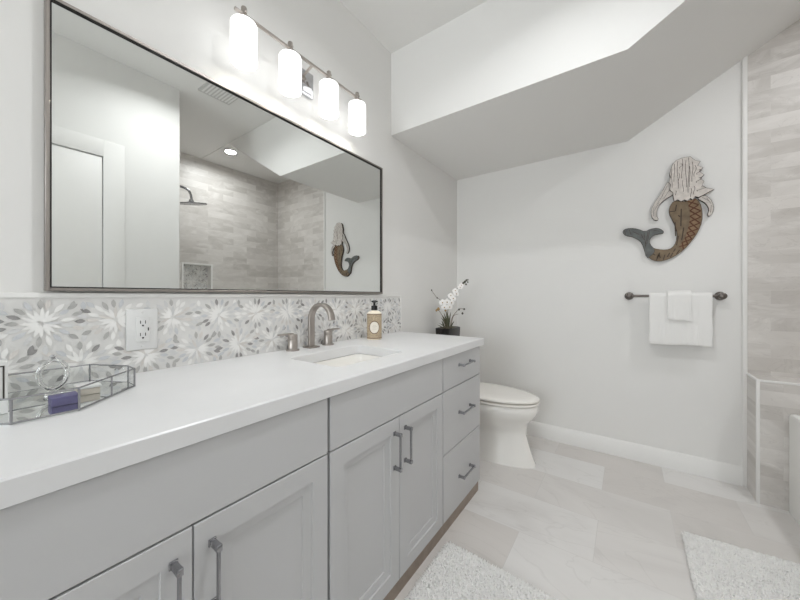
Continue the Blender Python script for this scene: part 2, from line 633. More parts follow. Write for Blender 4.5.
# niche recess in the shower far wall
m = MB()
m.box(XR + 0.085, XR + 0.095, NY0, NY1, NZ0, NZ1, M['grout'])
petals(m, lambda u, v, h: (XR + 0.085 - h, u, v), NY0, NY1, NZ0, NZ1, 5)
nb = struct('wall_niche', m, 'petal mosaic back of the shower niche')
m = MB()
fw = 0.02
for a in ((NY0 + 0.001, NY0 + fw, NZ0 + 0.001, NZ1 - 0.001), (NY1 - fw, NY1 - 0.001, NZ0 + 0.001, NZ1 - 0.001), (NY0 + fw, NY1 - fw, NZ1 - fw, NZ1 - 0.001), (NY0 + fw, NY1 - fw, NZ0 + 0.001, NZ0 + fw)):
    m.box(XR - 0.006, XR + 0.085, a[0], a[1], a[2], a[3], M['trim'])
struct('trim_4', m)

# ================================================================== VANITY
XF, XC, CZ, CT = 0.589, 0.599, 0.834, 0.873     # cabinet face, counter edge, counter underside, counter top
ZG, ZB = 0.672, 0.066                           # drawer line, underside of doors
GAP = 0.0022


def panel_front(mb, y0, y1, z0, z1, m, raised=True):
    """cabinet front facing +x: framed with a stepped, sunken panel, or a flat slab"""
    x0, x1 = XF - 0.02, XF
    if not raised:
        mb.box(x0, x1, y0, y1, z0, z1, m, 0.0015, 1)
        return
    loops = []
    for ins, x in ((0, x0), (0, x1 - 0.0015), (0.0015, x1), (0.052, x1), (0.0535, x1 - 0.005), (0.060, x1 - 0.005), (0.078, x1 - 0.009), (0.0795, x1 - 0.0125)):
        loops.append([(x, y0 + ins, z0 + ins), (x, y1 - ins, z0 + ins), (x, y1 - ins, z1 - ins), (x, y0 + ins, z1 - ins)])
    mb.loft(loops, m, smooth=False)


def pull(parent, c, length, axis):
    """squared bar pull: two posts with collars and a slightly tapered bar"""
    x = XF
    mb = MB()
    h = length / 2
    if axis == 'z':
        ends = [(c[0], c[1] - h), (c[0], c[1] + h)]
        mb.box(x + 0.024, x + 0.0325, c[0] - 0.003, c[0] + 0.003, c[1] - h - 0.006, c[1] + h + 0.006, M['nickel_dark'], 0.0015)
    else:
        ends = [(c[0] - h, c[1]), (c[0] + h, c[1])]
        mb.box(x + 0.024, x + 0.0325, c[0] - h - 0.006, c[0] + h + 0.006, c[1] - 0.0032, c[1] + 0.0032, M['nickel_dark'], 0.0012)
    for y, z in ends:
        mb.box(x, x + 0.026, y - 0.0055, y + 0.0055, z - 0.0055, z + 0.0055, M['nickel_dark'], 0.001)
        mb.box(x, x + 0.004, y - 0.0075, y + 0.0075, z - 0.0075, z + 0.0075, M['nickel_dark'], 0.001)
        mb.box(x + 0.0235, x + 0.0335, y - 0.0055, y + 0.0055, z - 0.0065, z + 0.0065, M['nickel_dark'], 0.0012)
    o = mb.build('handle', parent)
    return o


def cabinet(y0, y1, label, layout):
    t = thing('vanity_cabinet', label, 'cabinet', (0.3, (y0 + y1) / 2, 0), 'vanity cabinet units')
    a, b, zt = y0 + 0.0005, y1 - 0.0005, CZ - 0.001
    mc = MB()
    mc.box(0.004, XF - 0.021, a, a + 0.016, ZB + 0.002, zt, M['carc'])
    mc.box(0.004, XF - 0.021, b - 0.016, b, ZB + 0.002, zt, M['carc'])
    mc.box(0.004, 0.016, a + 0.016, b - 0.016, ZB + 0.002, zt, M['carc'])
    mc.box(0.016, XF - 0.021, a + 0.016, b - 0.016, ZB + 0.002, ZB + 0.018, M['carc'])
    mc.box(XF - 0.037, XF - 0.021, a + 0.016, b - 0.016, ZB + 0.018, zt, M['carc'])
    mc.build('carcass', t)
    MB().box(0.05, XF - 0.010, y0 + 0.0005, y1 - 0.0005, 0, ZB + 0.002, M['toe']).build('toe_kick', t)
    if layout == 'doors':
        mb = MB()
        panel_front(mb, y0 + GAP, y1 - GAP, ZG + GAP, CZ - 0.004, M['cab'], False)
        mb.build('false_front', t)
        ym = (y0 + y1) / 2
        for a, b, hy in ((y0 + GAP, ym - 0.0013, ym - 0.034), (ym + 0.0013, y1 - GAP, ym + 0.034)):
            mb = MB()
            panel_front(mb, a, b, ZB, ZG - GAP, M['cab'])
            pull_parent = mb.build('door', t)
            pull(pull_parent, (hy, 0.557), 0.124, 'z')
    else:
        for (a, b), hz in (((ZG + GAP, CZ - 0.004), 0.772), ((0.378 + GAP, ZG - GAP), 0.535), ((ZB, 0.378 - GAP), 0.213)):
            mb = MB()
            panel_front(mb, y0 + GAP, y1 - GAP, a, b, M['cab'], False)
            dr = mb.build('drawer', t)
            pull(dr, ((y0 + y1) / 2 + 0.010, hz), 0.132, 'y')
    # end panel painted like the fronts
    if y1 > 1.7:
        MB().box(0.004, XF - 0.002, y1, y1 + 0.004, ZB - 0.002, CZ, M['cab'], 0.001).build('end_panel', t)
    return t


cabinet(-0.532, -0.074, 'grey three drawer vanity cabinet at the far left end, out of view', 'drawers')
cabinet(-0.072, 0.6165, 'grey vanity cabinet with two panelled doors nearest the camera, under the tray', 'doors')
cabinet(0.6215, 1.3055, 'grey vanity cabinet with two panelled doors directly under the sink', 'doors')
cabinet(1.3075, 1.757, 'grey vanity cabinet with three stacked drawers beside the toilet', 'drawers')

# countertop with a rounded sink cut-out
HX0, HX1, HY0, HY1 = 0.190, 0.472, 0.765, 1.168
outer = [(0.0, -0.55), (XC, -0.55), (XC, 1.796), (0.0, 1.796)]
hole = rrect(HX0, HX1, HY0, HY1, 0.035, 6)


def counter_mesh():
    mb = MB()
    bm = mb.bm
    mb.slot(M['quartz'])
    def ring(pts, z):
        return [bm.verts.new((p[0], p[1], z)) for p in pts]
    e = 0.003
    ins = [(0.0, -0.55), (XC - e, -0.55), (XC - e, 1.796 - e), (0.0, 1.796 - e)]
    o_top, o_mid, o_bot = ring(ins, CT), ring(outer, CT - e), ring(outer, CZ)
    h_top, h_mid, h_bot = ring(rrect(HX0 - 0.002, HX1 + 0.002, HY0 - 0.002, HY1 + 0.002, 0.037, 6), CT), ring(hole, CT - 0.002), ring(hole, CZ)
    def side(a, b):
        for k in range(len(a)):
            bm.faces.new((a[k], a[(k + 1) % len(a)], b[(k + 1) % len(a)], b[k]))
    side(o_top, o_mid); side(o_mid, o_bot); side(h_top, h_mid); side(h_mid, h_bot)
    for o, h in ((o_top, h_top), (o_bot, h_bot)):
        # hole corners run: (x1,y1) (x0,y1) (x0,y0) (x1,y0), seven points each
        n = 7
        order = [2, 3, 0, 1]   # outer index for each hole corner
        for c in range(4):
            seg = h[c * n:(c + 1) * n]
            oc = o[order[c]]
            for k in range(n - 1):
                bm.faces.new((oc, seg[k], seg[k + 1]))
            nx = h[((c + 1) % 4) * n]
            bm.faces.new((oc, seg[-1], nx, o[order[(c + 1) % 4]]))
    return mb


ct = counter_mesh().build('countertop')
tag(ct, 'long white quartz countertop over the grey vanity cabinets', 'countertop')

# undermount basin
rings = []
for d, z in ((-0.012, CZ - 0.002), (0.002, CZ - 0.002), (0.006, CZ - 0.03), (0.012, CZ - 0.085), (0.03, CZ - 0.112), (0.07, CZ - 0.122)):
    rings.append([(x, y, z) for x, y in rrect(HX0 + d, HX1 - d, HY0 + d, HY1 - d, max(0.02, 0.037 - d * 0.1), 6)])
t = thing('sink', 'rectangular white undermount sink basin set in the countertop', 'sink', (0.331, 0.966, CZ - 0.125))
m = MB()
m.loft(rings, M['porc'], True, False, True)
m.build('basin', t)
MB().lathe([(0.0, 0), (0.028, 0.0), (0.028, 0.003), (0.02, 0.005), (0.018, 0.003), (0, 0.003)], M['nickel'], (0.331, 0.966, CZ - 0.1225), 'z', 24, capb=False, capt=False).build('drain', t)

# backsplash
BT = 1.112
t = thing('backsplash', 'petal flower mosaic backsplash in white and grey stone behind the countertop', 'backsplash', (0.006, 0.6, CT))
m = MB()
m.box(0.0006, 0.010, -0.55, 1.786, CT, BT, M['grout'])
petals(m, lambda u, v, h: (0.010 + h, u, v), -0.54, 1.79, CT + 0.001, BT - 0.001, 3)
m.build('mosaic', t)
m = MB()
m.box(0.0006, 0.014, -0.55, 1.796, BT, BT + 0.014, M['trim'], 0.002)
m.box(0.0006, 0.014, 1.785, 1.796, CT, BT, M['trim'], 0.002)
m.build('edge_trim', t)

# outlet
t = thing('outlet', 'white double socket outlet plate on the mosaic backsplash', 'outlet', (0.012, 0.353, 0.945))
MB().box(0.0115, 0.0165, 0.312, 0.394, 0.946, 1.076, M['white'], 0.003).build('plate', t)
rc = MB().box(0.0165, 0.0203, 0.336, 0.371, 0.972, 1.05, M['white'], 0.001).build('receptacle', t)
m = MB()
for z in (0.992, 1.031):
    m.box(0.0203, 0.0208, 0.3455, 0.3475, z - 0.002, z + 0.008, M['slot'])
    m.box(0.0203, 0.0208, 0.3585, 0.3605, z - 0.002, z + 0.008, M['slot'])
    m.lathe([(0.0028, 0), (0.0028, 0.0005)], M['slot'], (0.0203, 0.353, z - 0.008), 'x', 12)
m.box(0.0203, 0.0212, 0.3655, 0.3685, 1.006, 1.016, M['slot'])
m.build('socket', rc)
for z in (0.957, 1.065):
    MB().lathe([(0.003, 0), (0.0025, 0.001)], M['white'], (0.0165, 0.353, z), 'x', 12).build('screw', t)

# mirror
MY0, MY1, MZ0, MZ1 = 0.143, 1.566, 1.131, 1.918
t = thing('wall_mirror', 'large wide mirror in a thin pewter frame above the backsplash', 'mirror', (0, (MY0 + MY1) / 2, MZ0))
m = MB()
FWD = 0.0085
for a in ((MY0, MY0 + FWD, MZ0, MZ1), (MY1 - FWD, MY1, MZ0, MZ1), (MY0 + FWD, MY1 - FWD, MZ0, MZ0 + FWD), (MY0 + FWD, MY1 - FWD, MZ1 - FWD, MZ1)):
    m.box(0.002, 0.030, a[0], a[1], a[2], a[3], M['pewter'], 0.0012, 1)
m.build('frame', t)
m = MB()
e = 0.003
for a in ((MY0 + FWD, MY0 + FWD + e, MZ0 + FWD, MZ1 - FWD), (MY1 - FWD - e, MY1 - FWD, MZ0 + FWD, MZ1 - FWD),
          (MY0 + FWD + e, MY1 - FWD - e, MZ0 + FWD, MZ0 + FWD + e), (MY0 + FWD + e, MY1 - FWD - e, MZ1 - FWD - e, MZ1 - FWD)):
    m.box(0.0225, 0.028, a[0], a[1], a[2], a[3], M['pewter_lip'])
m.build('inner_lip', t)
MB().box(0.006, 0.022, MY0 + FWD, MY1 - FWD, MZ0 + FWD, MZ1 - FWD, M['mirror']).build('mirror_glass', t)

# vanity light
LX, LZ = 0.088, 2.188
LY = [0.645, 0.850, 1.070, 1.270]
t = thing('vanity_light', 'four shade nickel vanity light glowing on the wall above the mirror', 'wall light', (0, 0.97, LZ))
m = MB()
m.box(0, 0.016, 0.905, 1.035, 2.085, 2.205, M['chrome'], 0.004)
m.box(0.016, 0.021, 0.918, 1.022, 2.098, 2.192, M['chrome'], 0.003)
m.build('back_plate', t)
m = MB()
m.cyl((0.02, 0.97, 2.165), (LX, 0.97, LZ), 0.006, M['nickel'])
m.cyl((0.02, 0.97, 2.150), (0.03, 0.97, 2.153), 0.012, M['nickel'])
m.build('arm', t)
m = MB()
m.cyl((LX, LY[0] - 0.035, LZ), (LX, LY[3] + 0.03, LZ), 0.0065, M['nickel'], 14)
m.build('bar', t)
for y in LY:
    # frosted glass cylinder, closed rounded top, open bottom
    zb, zt, R = 2.004, 2.154, 0.047
    m = MB()
    pr = [(R - 0.004, zb + 0.006), (R - 0.004, zb), (R, zb), (R, zt - 0.007), (R - 0.002, zt - 0.002), (R - 0.007, zt), (0.012, zt)]
    m.lathe(pr, M['shade'], (LX, y, 0), 'z', 32, capb=False, capt=True)
    pi = [(R - 0.004, zb + 0.006), (R - 0.004, zt - 0.012), (R - 0.014, zt - 0.005), (0.0, zt - 0.005)]
    m.lathe(pi, M['shade'], (LX, y, 0), 'z', 32, capb=False, capt=False)
    sh = m.build('shade', t)
    m = MB()
    m.lathe([(0.0001, -0.028), (0.014, -0.025), (0.024, -0.012), (0.026, 0.0), (0.022, 0.015), (0.013, 0.03), (0.012, 0.05)], M['bulb'], (LX, y, 2.085), 'z', 20, capb=False)
    m.build('bulb', sh)
    m = MB()
    m.lathe([(0.014, 2.125), (0.014, 2.166), (0.0105, 2.167), (0.0105, 2.213), (0.0095, 2.215)], M['nickel'], (LX, y, 0), 'z', 18)
    m.cyl((LX - 0.016, y, LZ + 0.004), (LX + 0.016, y, LZ + 0.004), 0.0045, M['nickel'], 10)
    m.build('socket', t)

# faucet
FY = 0.99
t = thing('faucet', 'brushed nickel widespread faucet with arched flat spout behind the sink', 'faucet', (0.055, FY, CT))
# flat band spout swept in the xz plane
path = [(0.055, CT + 0.004)]
for k in range(1, 8):
    path.append((0.055, CT + 0.004 + 0.130 * k / 7))
cxr, czr, rr = 0.125, CT + 0.134, 0.070
for k in range(1, 21):
    a = PI - k / 20 * (PI + 0.0) * 0.93
    path.append((cxr + rr * math.cos(a), czr + rr * math.sin(a)))
lx, lz = path[-1]
path.append((lx + 0.004, lz - 0.014))
rings = []
for i, (x, z) in enumerate(path):
    p0, p1 = path[max(0, i - 1)], path[min(len(path) - 1, i + 1)]
    tx, tz = p1[0] - p0[0], p1[1] - p0[1]
    L = math.hypot(tx, tz)
    nx, nz = -tz / L, tx / L
    th, wy = 0.0075, 0.0165
    sec = rrect(-wy, wy, -th, th, 0.004, 3)
    rings.append([(x + nx * q, FY + p, z + nz * q) for p, q in sec])
m = MB()
m.loft(rings, M['nickel'])
m.build('spout', t)
m = MB()
m.box(0.028, 0.082, FY - 0.030, FY + 0.030, CT, CT + 0.007, M['nickel'], 0.002)
m.build('spout_base', t)
for y, s in ((FY - 0.104, -1), (FY + 0.104, 1)):
    m = MB()
    m.lathe([(0.029, 0), (0.029, 0.005), (0.021, 0.007), (0.021, 0.048), (0.0195, 0.050), (0.021, 0.052), (0.021, 0.070), (0.019, 0.072)], M['nickel'], (0.055, y, CT), 'z', 28)
    h = m.build('handle', t)
    m = MB()
    m.box(0.045, 0.065, min(y, y + s * 0.072), max(y, y + s * 0.072), CT + 0.0715, CT + 0.0785, M['nickel'], 0.002)
    m.build('lever', h)

# soap dispenser
SX, SY = 0.112, 1.386
t = thing('soap_dispenser', 'cream soap bottle with tan label and black pump on the countertop', 'soap dispenser', (SX, SY, CT))
R = 0.041
m = MB()
m.lathe([(R - 0.003, 0), (R, 0.003), (R, 0.142), (R - 0.002, 0.150), (R - 0.010, 0.156), (0.017, 0.160), (0.016, 0.168)], M['soapbody'], (SX, SY, CT), 'z', 36)
m.build('bottle', t)
# label wraps the front of the bottle
dirc = Vector((cam.location.x - SX, cam.location.y - SY)).normalized()
a0 = math.atan2(dirc.y, dirc.x)
m = MB()
NA = 28
def lab(aa, z, rad): return (SX + rad * math.cos(aa), SY + rad * math.sin(aa), CT + z)
def patch(mb, am, aw, z0, z1, rad, mt, n=28):
    V, F = [], []
    for k in range(n + 1):
        aa = am - aw + 2 * aw * k / n
        V += [lab(aa, z0, rad), lab(aa, z1, rad)]
    for k in range(n):
        F.append((2 * k, 2 * k + 2, 2 * k + 3, 2 * k + 1))
    mb.add(V, F, mt, True)
patch(m, a0, 1.45, 0.006, 0.144, R + 0.0006, M['soaplabel'])
patch(m, a0, 1.45, 0.008, 0.012, R + 0.0009, M['soapring'])
patch(m, a0, 1.45, 0.140, 0.144, R + 0.0009, M['soapring'])
lb = m.build('label', t, weld=False)
def oval(mb, ra, rz, r_in, rad, mt, zc=0.070, n=36):
    V, F = [], []
    for k in range(n):
        a = 2 * PI * k / n
        for q in [1 + (r_in - 1) * i / 8 for i in range(9)]:
            V.append(lab(a0 + q * ra / R * math.cos(a), zc + q * rz * math.sin(a), rad))
    for k in range(n):
        k2 = (k + 1) % n
        for i in range(8):
            F.append((9 * k + i, 9 * k2 + i, 9 * k2 + i + 1, 9 * k + i + 1))
    mb.add(V, F, mt, True)
m = MB()
oval(m, 0.030, 0.037, 0.86, R + 0.0012, M['soapring'])
oval(m, 0.026, 0.032, 0.01, R + 0.0011, M['soapmed'])
for z, hw in ((0.081, 0.009), (0.074, 0.013), (0.067, 0.010), (0.060, 0.012)):
    patch(m, a0, hw / R, z, z + 0.0014, R + 0.0014, M['soaptext'], 6)
m.build('medallion', lb, weld=False)
m = MB()
m.lathe([(0.0175, 0.164), (0.0175, 0.188), (0.013, 0.190), (0.0065, 0.192), (0.0065, 0.206), (0.013, 0.208), (0.013, 0.217), (0.010, 0.219)], M['black'], (SX, SY, CT), 'z', 24)
m.tube([(SX, SY, CT + 0.212), (SX + 0.014, SY - 0.014, CT + 0.213), (SX + 0.026, SY - 0.026, CT + 0.209)], [0.006, 0.0055, 0.004], M['black'])
m.box(SX - 0.018, SX + 0.01, SY - 0.006, SY + 0.02, CT + 0.209, CT + 0.217, M['black'], 0.002)
m.build('pump', t)

# ------------------------------------------------------------------ tray and what is in it
TZ = CT + 0.006
tv = [(0.327, 0.065), (0.327, 0.157), (0.197, 0.285), (0.143, 0.285), (0.030, 0.228), (0.030, -0.006), (0.143, -0.063), (0.197, -0.063)]
TH = 0.049
t = thing('glass_tray', 'eight sided clear glass vanity tray edged in silver metal', 'tray', (0.18, 0.11, CT))
MB().prism(tv, 'z', CT + 0.0005, CT + 0.004, M['mirror']).build('tray_base', t)
m = MB()
n = len(tv)
def seg_bar(mb, p, q, r, mt):
    p, q = Vector(p), Vector(q)
    mb.tube([p, q], r, mt, 8)
for k in range(n):
    p, q = tv[k], tv[(k + 1) % n]
    for z, r in ((CT + 0.003, 0.0018), (CT + TH, 0.0018)):
        seg_bar(m, (p[0], p[1], z), (q[0], q[1], z), r, M['nickel_dark'])
    seg_bar(m, (p[0], p[1], CT + 0.001), (p[0], p[1], CT + TH + 0.001), 0.0021, M['nickel_dark'])
mp_ = ((tv[1][0] + tv[2][0]) / 2 - 0.004, (tv[1][1] + tv[2][1]) / 2 + 0.004)
seg_bar(m, (mp_[0], mp_[1], CT + 0.001), (mp_[0], mp_[1], CT + TH), 0.0018, M['nickel_dark'])
m.build('metal_frame', t)
m = MB()
c0 = Vector((0.18, 0.11))
for k in range(n):
    p, q = Vector(tv[k]), Vector(tv[(k + 1) % n])
    pi_, qi = p + (c0 - p) * 0.012, q + (c0 - q) * 0.012
    m.prism([tuple(p), tuple(q), tuple(qi), tuple(pi_)], 'z', CT + 0.004, CT + TH - 0.001, M['glass'])
m.build('glass_side', t, weld=False)

m = MB()
m.box(0.226, 0.270, 0.124, 0.168, CT + 0.0045, CT + 0.0225, M['purple'], 0.001)
tag(m.build('card_box'), 'small purple card box lying in the glass tray', 'box')
m = MB()
m.box(0.160, 0.212, 0.176, 0.214, CT + 0.0045, CT + 0.020, M['beige'], 0.002)
m.box(0.158, 0.214, 0.174, 0.216, CT + 0.020, CT + 0.026, M['white'], 0.002)
tag(m.build('small_carton'), 'beige small carton with white lid at the right end of the glass tray', 'box')
# white carton with a dark outlined panel
t = thing('white_carton', 'white upright carton with dark outlined panel standing at the left of the tray', 'box', (0.23, 0.033, CT + 0.004))
MB().box(0.212, 0.244, 0.000, 0.067, CT + 0.0045, CT + 0.112, M['white'], 0.0015).build('box_body', t)
m = MB()
for (a, b, c, d) in ((0.006, 0.0625, 0.100, 0.1025), (0.006, 0.0625, 0.032, 0.0345), (0.006, 0.0085, 0.0345, 0.100), (0.060, 0.0625, 0.0345, 0.100)):
    m.box(0.244, 0.2446, a, b, CT + c, CT + d, M['dark'])
m.build('printed_outline', t)
# round glass bottle
t = thing('perfume_bottle', 'round clear glass perfume bottle standing in the tray', 'bottle', (0.155, 0.135, CT + 0.004))
ax = Vector((0.995, -0.1, 0)).normalized()
u = Vector((ax.y, -ax.x, 0)) * -1
UPV = Vector((0, 0, 1))
cz = CT + 0.056
m = MB()
n_, V, F = 48, [], []
for k in range(n_):
    a = 2 * PI * k / n_
    for q in range(10):
        b = 2 * PI * q / 10
        rh, rv = 0.0235 + 0.0055 * math.cos(b), 0.0335 + 0.0055 * math.cos(b)
        V.append(Vector((0.155, 0.141, cz)) + u * (rh * math.cos(a)) + UPV * (rv * math.sin(a)) + ax * (0.010 * math.sin(b)))
for k in range(n_):
    for q in range(10):
        k2, q2 = (k + 1) % n_, (q + 1) % 10
        F.append((k * 10 + q, k2 * 10 + q, k2 * 10 + q2, k * 10 + q2))
m.add(V, F, M['solidglass'], True)
for sx in (-0.005, 0.005):
    V = [Vector((0.155, 0.141, cz)) + u * (0.0225 * math.cos(2 * PI * k / n_)) + UPV * (0.0325 * math.sin(2 * PI * k / n_)) + ax * sx for k in range(n_)]
    m.add(V, [tuple(range(n_))], M['glass'])
m.build('bottle_body', t, weld=False)
m = MB()
m.lathe([(0.016, 0.0), (0.016, 0.005), (0.008, 0.010), (0.007, 0.016)], M['solidglass'], (0.155, 0.141, CT + 0.0045), 'z', 24)
m.build('foot', t)
m = MB()
m.lathe([(0.004, 0.0), (0.004, 0.003), (0.006, 0.004), (0.006, 0.008), (0.003, 0.010)], M['chrome'], (0.155, 0.141, cz + 0.037), 'z', 20)
m.build('stopper', t)

# ================================================================== TOILET
TY = 2.212
t = thing('toilet', 'white toilet with closed lid in the alcove past the vanity', 'toilet', (0.45, TY, 0))


def egg(xb, xf, hw, z, n=40, back=0.62, cy=TY):
    """plan outline: blunt at the back, elongated oval at the front"""
    out = []
    xm = xb + (xf - xb) * 0.42
    for k in range(n):
        a = 2 * PI * k / n
        c, s = math.cos(a), math.sin(a)
        if c >= 0:
            x = xm + (xf - xm) * c
            y = hw * s
        else:
            x = xm + (xm - xb) * -abs(c) ** back
            y = hw * (abs(s) ** 0.75) * (1 if s >= 0 else -1)
        out.append((x, cy + y, z))
    return out


m = MB()
m.loft([egg(0.16, 0.792, 0.120, 0.0), egg(0.16, 0.792, 0.120, 0.012), egg(0.165, 0.774, 0.110, 0.05), egg(0.17, 0.748, 0.107, 0.13), egg(0.17, 0.733, 0.106, 0.19),
        egg(0.17, 0.736, 0.114, 0.235), egg(0.17, 0.744, 0.133, 0.275), egg(0.17, 0.778, 0.161, 0.31), egg(0.17, 0.799, 0.178, 0.34), egg(0.17, 0.806, 0.184, 0.365),
        egg(0.17, 0.806, 0.184, 0.392), egg(0.175, 0.800, 0.179, 0.401)], M['porc'])
m.build('bowl', t)
m = MB()
m.loft([egg(0.25, 0.778, 0.160, 0.4015), egg(0.25, 0.778, 0.160, 0.407), egg(0.234, 0.810, 0.186, 0.4075), egg(0.232, 0.813, 0.188, 0.410), egg(0.232, 0.813, 0.188, 0.418), egg(0.235, 0.808, 0.184, 0.4205), egg(0.25, 0.780, 0.160, 0.422)], M['seat'])
m.build('seat', t)
m = MB()
m.loft([egg(0.25, 0.780, 0.160, 0.4222), egg(0.25, 0.780, 0.160, 0.4295), egg(0.234, 0.812, 0.187, 0.4305), egg(0.233, 0.815, 0.190, 0.433), egg(0.234, 0.815, 0.190, 0.441), egg(0.238, 0.806, 0.183, 0.447), egg(0.26, 0.765, 0.157, 0.4515), egg(0.32, 0.67, 0.09, 0.454)], M['seat'])
ld = m.build('lid', t)
for s in (-1, 1):
    MB().box(0.222, 0.262, TY + s * 0.075 - 0.018, TY + s * 0.075 + 0.018, 0.401, 0.437, M['seat'], 0.004).build('hinge', t)
m = MB()
m.loft([[(x, y, z) for x, y in rrect(0.018 + d, 0.205 - d, TY - 0.2 + d, TY + 0.2 - d, 0.03, 5)] for d, z in ((0.02, 0.401), (0.008, 0.43), (0.004, 0.55), (0.0, 0.735))], M['porc'])
m.build('tank', t)
m = MB()
m.loft([[(x, y, z) for x, y in rrect(0.014 + d, 0.213 - d, TY - 0.208 + d, TY + 0.208 - d, 0.03, 5)] for d, z in ((0.003, 0.7355), (0.0, 0.74), (0.0, 0.762), (0.008, 0.772))], M['porc'])
m.build('tank_lid', t)
m = MB()
m.cyl((0.203, TY - 0.14, 0.69), (0.215, TY - 0.14, 0.69), 0.012, M['chrome'])
m.tube([(0.219, TY - 0.14, 0.69), (0.221, TY - 0.10, 0.686), (0.222, TY - 0.065, 0.680)], [0.006, 0.006, 0.005], M['chrome'])
m.build('flush_lever', t)

# orchid on the tank lid
OX, OY, OZ = 0.145, 2.235, 0.7725
t = thing('potted_orchid', 'white orchid in a black pot on the toilet tank behind the counter', 'potted plant', (OX, OY, OZ))
m = MB()
m.loft([[(x, y, z) for x, y in rrect(OX - 0.055 + d, OX + 0.055 - d, OY - 0.106 + d, OY + 0.106 - d, 0.018, 4)]
        for d, z in ((0.008, OZ), (0.0, OZ + 0.006), (-0.003, OZ + 0.100), (0.003, OZ + 0.102), (0.006, OZ + 0.098))], M['pot'], False, True, False)
m.build('pot', t)
m = MB()
m.loft([[(x, y, z) for x, y in rrect(OX - 0.049 + d, OX + 0.049 - d, OY - 0.100 + d, OY + 0.100 - d, 0.014, 4)]
        for d, z in ((0.0, OZ + 0.086), (0.0, OZ + 0.094), (0.02, OZ + 0.104))], M['soil'], True)
m.build('moss', t)
fwd = Vector((-0.579, 0.815, 0)); rgt = Vector((0.815, 0.579, 0)); UP = Vector((0, 0, 1))
O = Vector((OX, OY, OZ + 0.092))
def op(r, f, u): return O + rgt * r + fwd * f + UP * u
# leaves
rnd = random.Random(11)
for (r0, r1, h, f) in ((-0.012, -0.055, 0.085, 0.0), (-0.005, -0.03, 0.12, 0.02), (0.002, -0.012, 0.135, -0.01), (0.006, 0.022, 0.125, 0.01),
                       (-0.02, -0.075, 0.045, -0.02), (0.0, 0.008, 0.10, 0.03), (-0.01, -0.048, 0.105, -0.03), (-0.03, -0.05, 0.06, 0.0), (-0.04, -0.085, 0.03, -0.01), (0.0, -0.02, 0.115, -0.035), (0.02, 0.045, 0.06, -0.02), (-0.02, -0.035, 0.09, -0.02)):
    V, F = [], []
    for k in range(9):
        s = k / 8
        wd = 0.0075 * math.sin(PI * min(0.98, s * 0.9 + 0.1)) + 0.0008
        p = op(r0 + (r1 - r0) * s ** 1.4, f * s, h * (s - 0.18 * s * s) / 0.82)
        tw = rgt * wd * 0.8 + fwd * wd * 0.6
        for q in (-1, 1):
            V.append(p + tw * q + UP * 0.0 + fwd * 0.0008)
            V.append(p + tw * q - fwd * 0.0008)
    for k in range(8):
        a = k * 4
        F += [(a, a + 2, a + 6, a + 4), (a + 1, a + 5, a + 7, a + 3), (a, a + 4, a + 5, a + 1), (a + 2, a + 3, a + 7, a + 6)]
    m = MB()
    m.add(V, F, M['leaf'], True)
    m.build('leaf', t)
def curve(pts, n=14):
    out = []
    P = [Vector(p) for p in pts]
    P = [P[0] * 2 - P[1]] + P + [P[-1] * 2 - P[-2]]
    for i in range(1, len(P) - 2):
        for k in range(n if i < len(P) - 3 else n + 1):
            s = k / n
            out.append(0.5 * ((2 * P[i]) + (-P[i - 1] + P[i + 1]) * s + (2 * P[i - 1] - 5 * P[i] + 4 * P[i + 1] - P[i + 2]) * s * s + (-P[i - 1] + 3 * P[i] - 3 * P[i + 1] + P[i + 2]) * s ** 3))
    return out
stems = {
    'main': [op(0.004, 0, 0), op(-0.002, 0, 0.13), op(0.02, 0, 0.23), op(0.075, 0, 0.315), op(0.145, 0, 0.372)],
    'left': [op(-0.006, 0, 0), op(-0.015, 0.01, 0.13), op(-0.05, 0.01, 0.21), op(-0.09, 0.01, 0.245), op(-0.128, 0.01, 0.298)],
    'twig': [op(0.02, 0.01, 0), op(0.035, 0.01, 0.07), op(0.05, 0.02, 0.10), op(0.085, 0.02, 0.112)],
    'sprig': [op(-0.02, -0.01, 0), op(-0.04, -0.02, 0.08), op(-0.07, -0.02, 0.135), op(-0.09, -0.02, 0.145)],
    'right': [op(0.012, 0, 0), op(0.03, 0, 0.08), op(0.06, 0, 0.125), op(0.095, 0, 0.155), op(0.125, 0, 0.15)],
}
for nme, pts in stems.items():
    c = curve(pts, 8)
    m = MB()
    m.tube(c, [0.0028 * (1 - 0.5 * i / len(c)) for i in range(len(c))], M['stem'] if nme == 'main' else M['twig'], 7)
    m.build('stem', t)
def flower(c, nrm, size, name='flower'):
    c = Vector(c); nrm = Vector(nrm).normalized()
    u = nrm.cross(UP).normalized(); v = u.cross(nrm)
    m = MB()
    for k, (ang, ln, wd) in enumerate(((90, 1, .36), (90 + 72 * 1.75, .95, .34), (90 - 72 * 1.75, .95, .34), (170, 1.0, .55), (10, 1.0, .55))):
        a = math.radians(ang)
        d = u * math.cos(a) + v * math.sin(a); e = nrm.cross(d)
        V, F = [], []
        for i in range(7):
            s = i / 6
            wv = wd * size * math.sin(PI * (0.12 + 0.86 * s)) ** 0.8
            mid = c + d * (ln * size * s) + nrm * (0.18 * size * math.sin(s * PI) - 0.1 * size * s)
            V += [mid - e * wv, mid + nrm * 0.05 * size, mid + e * wv]
        for i in range(6):
            b = i * 3
            F += [(b, b + 3, b + 4, b + 1), (b + 1, b + 4, b + 5, b + 2)]
        m.add(V, F, M['petal'], True)
    m.lathe([(0.0005, -0.02 * size), (0.13 * size, 0.05 * size), (0.17 * size, 0.18 * size), (0.05 * size, 0.34 * size)], M['lip'], c, (u, v, nrm), 10)
    m.build(name, t, weld=False)
toc = -fwd
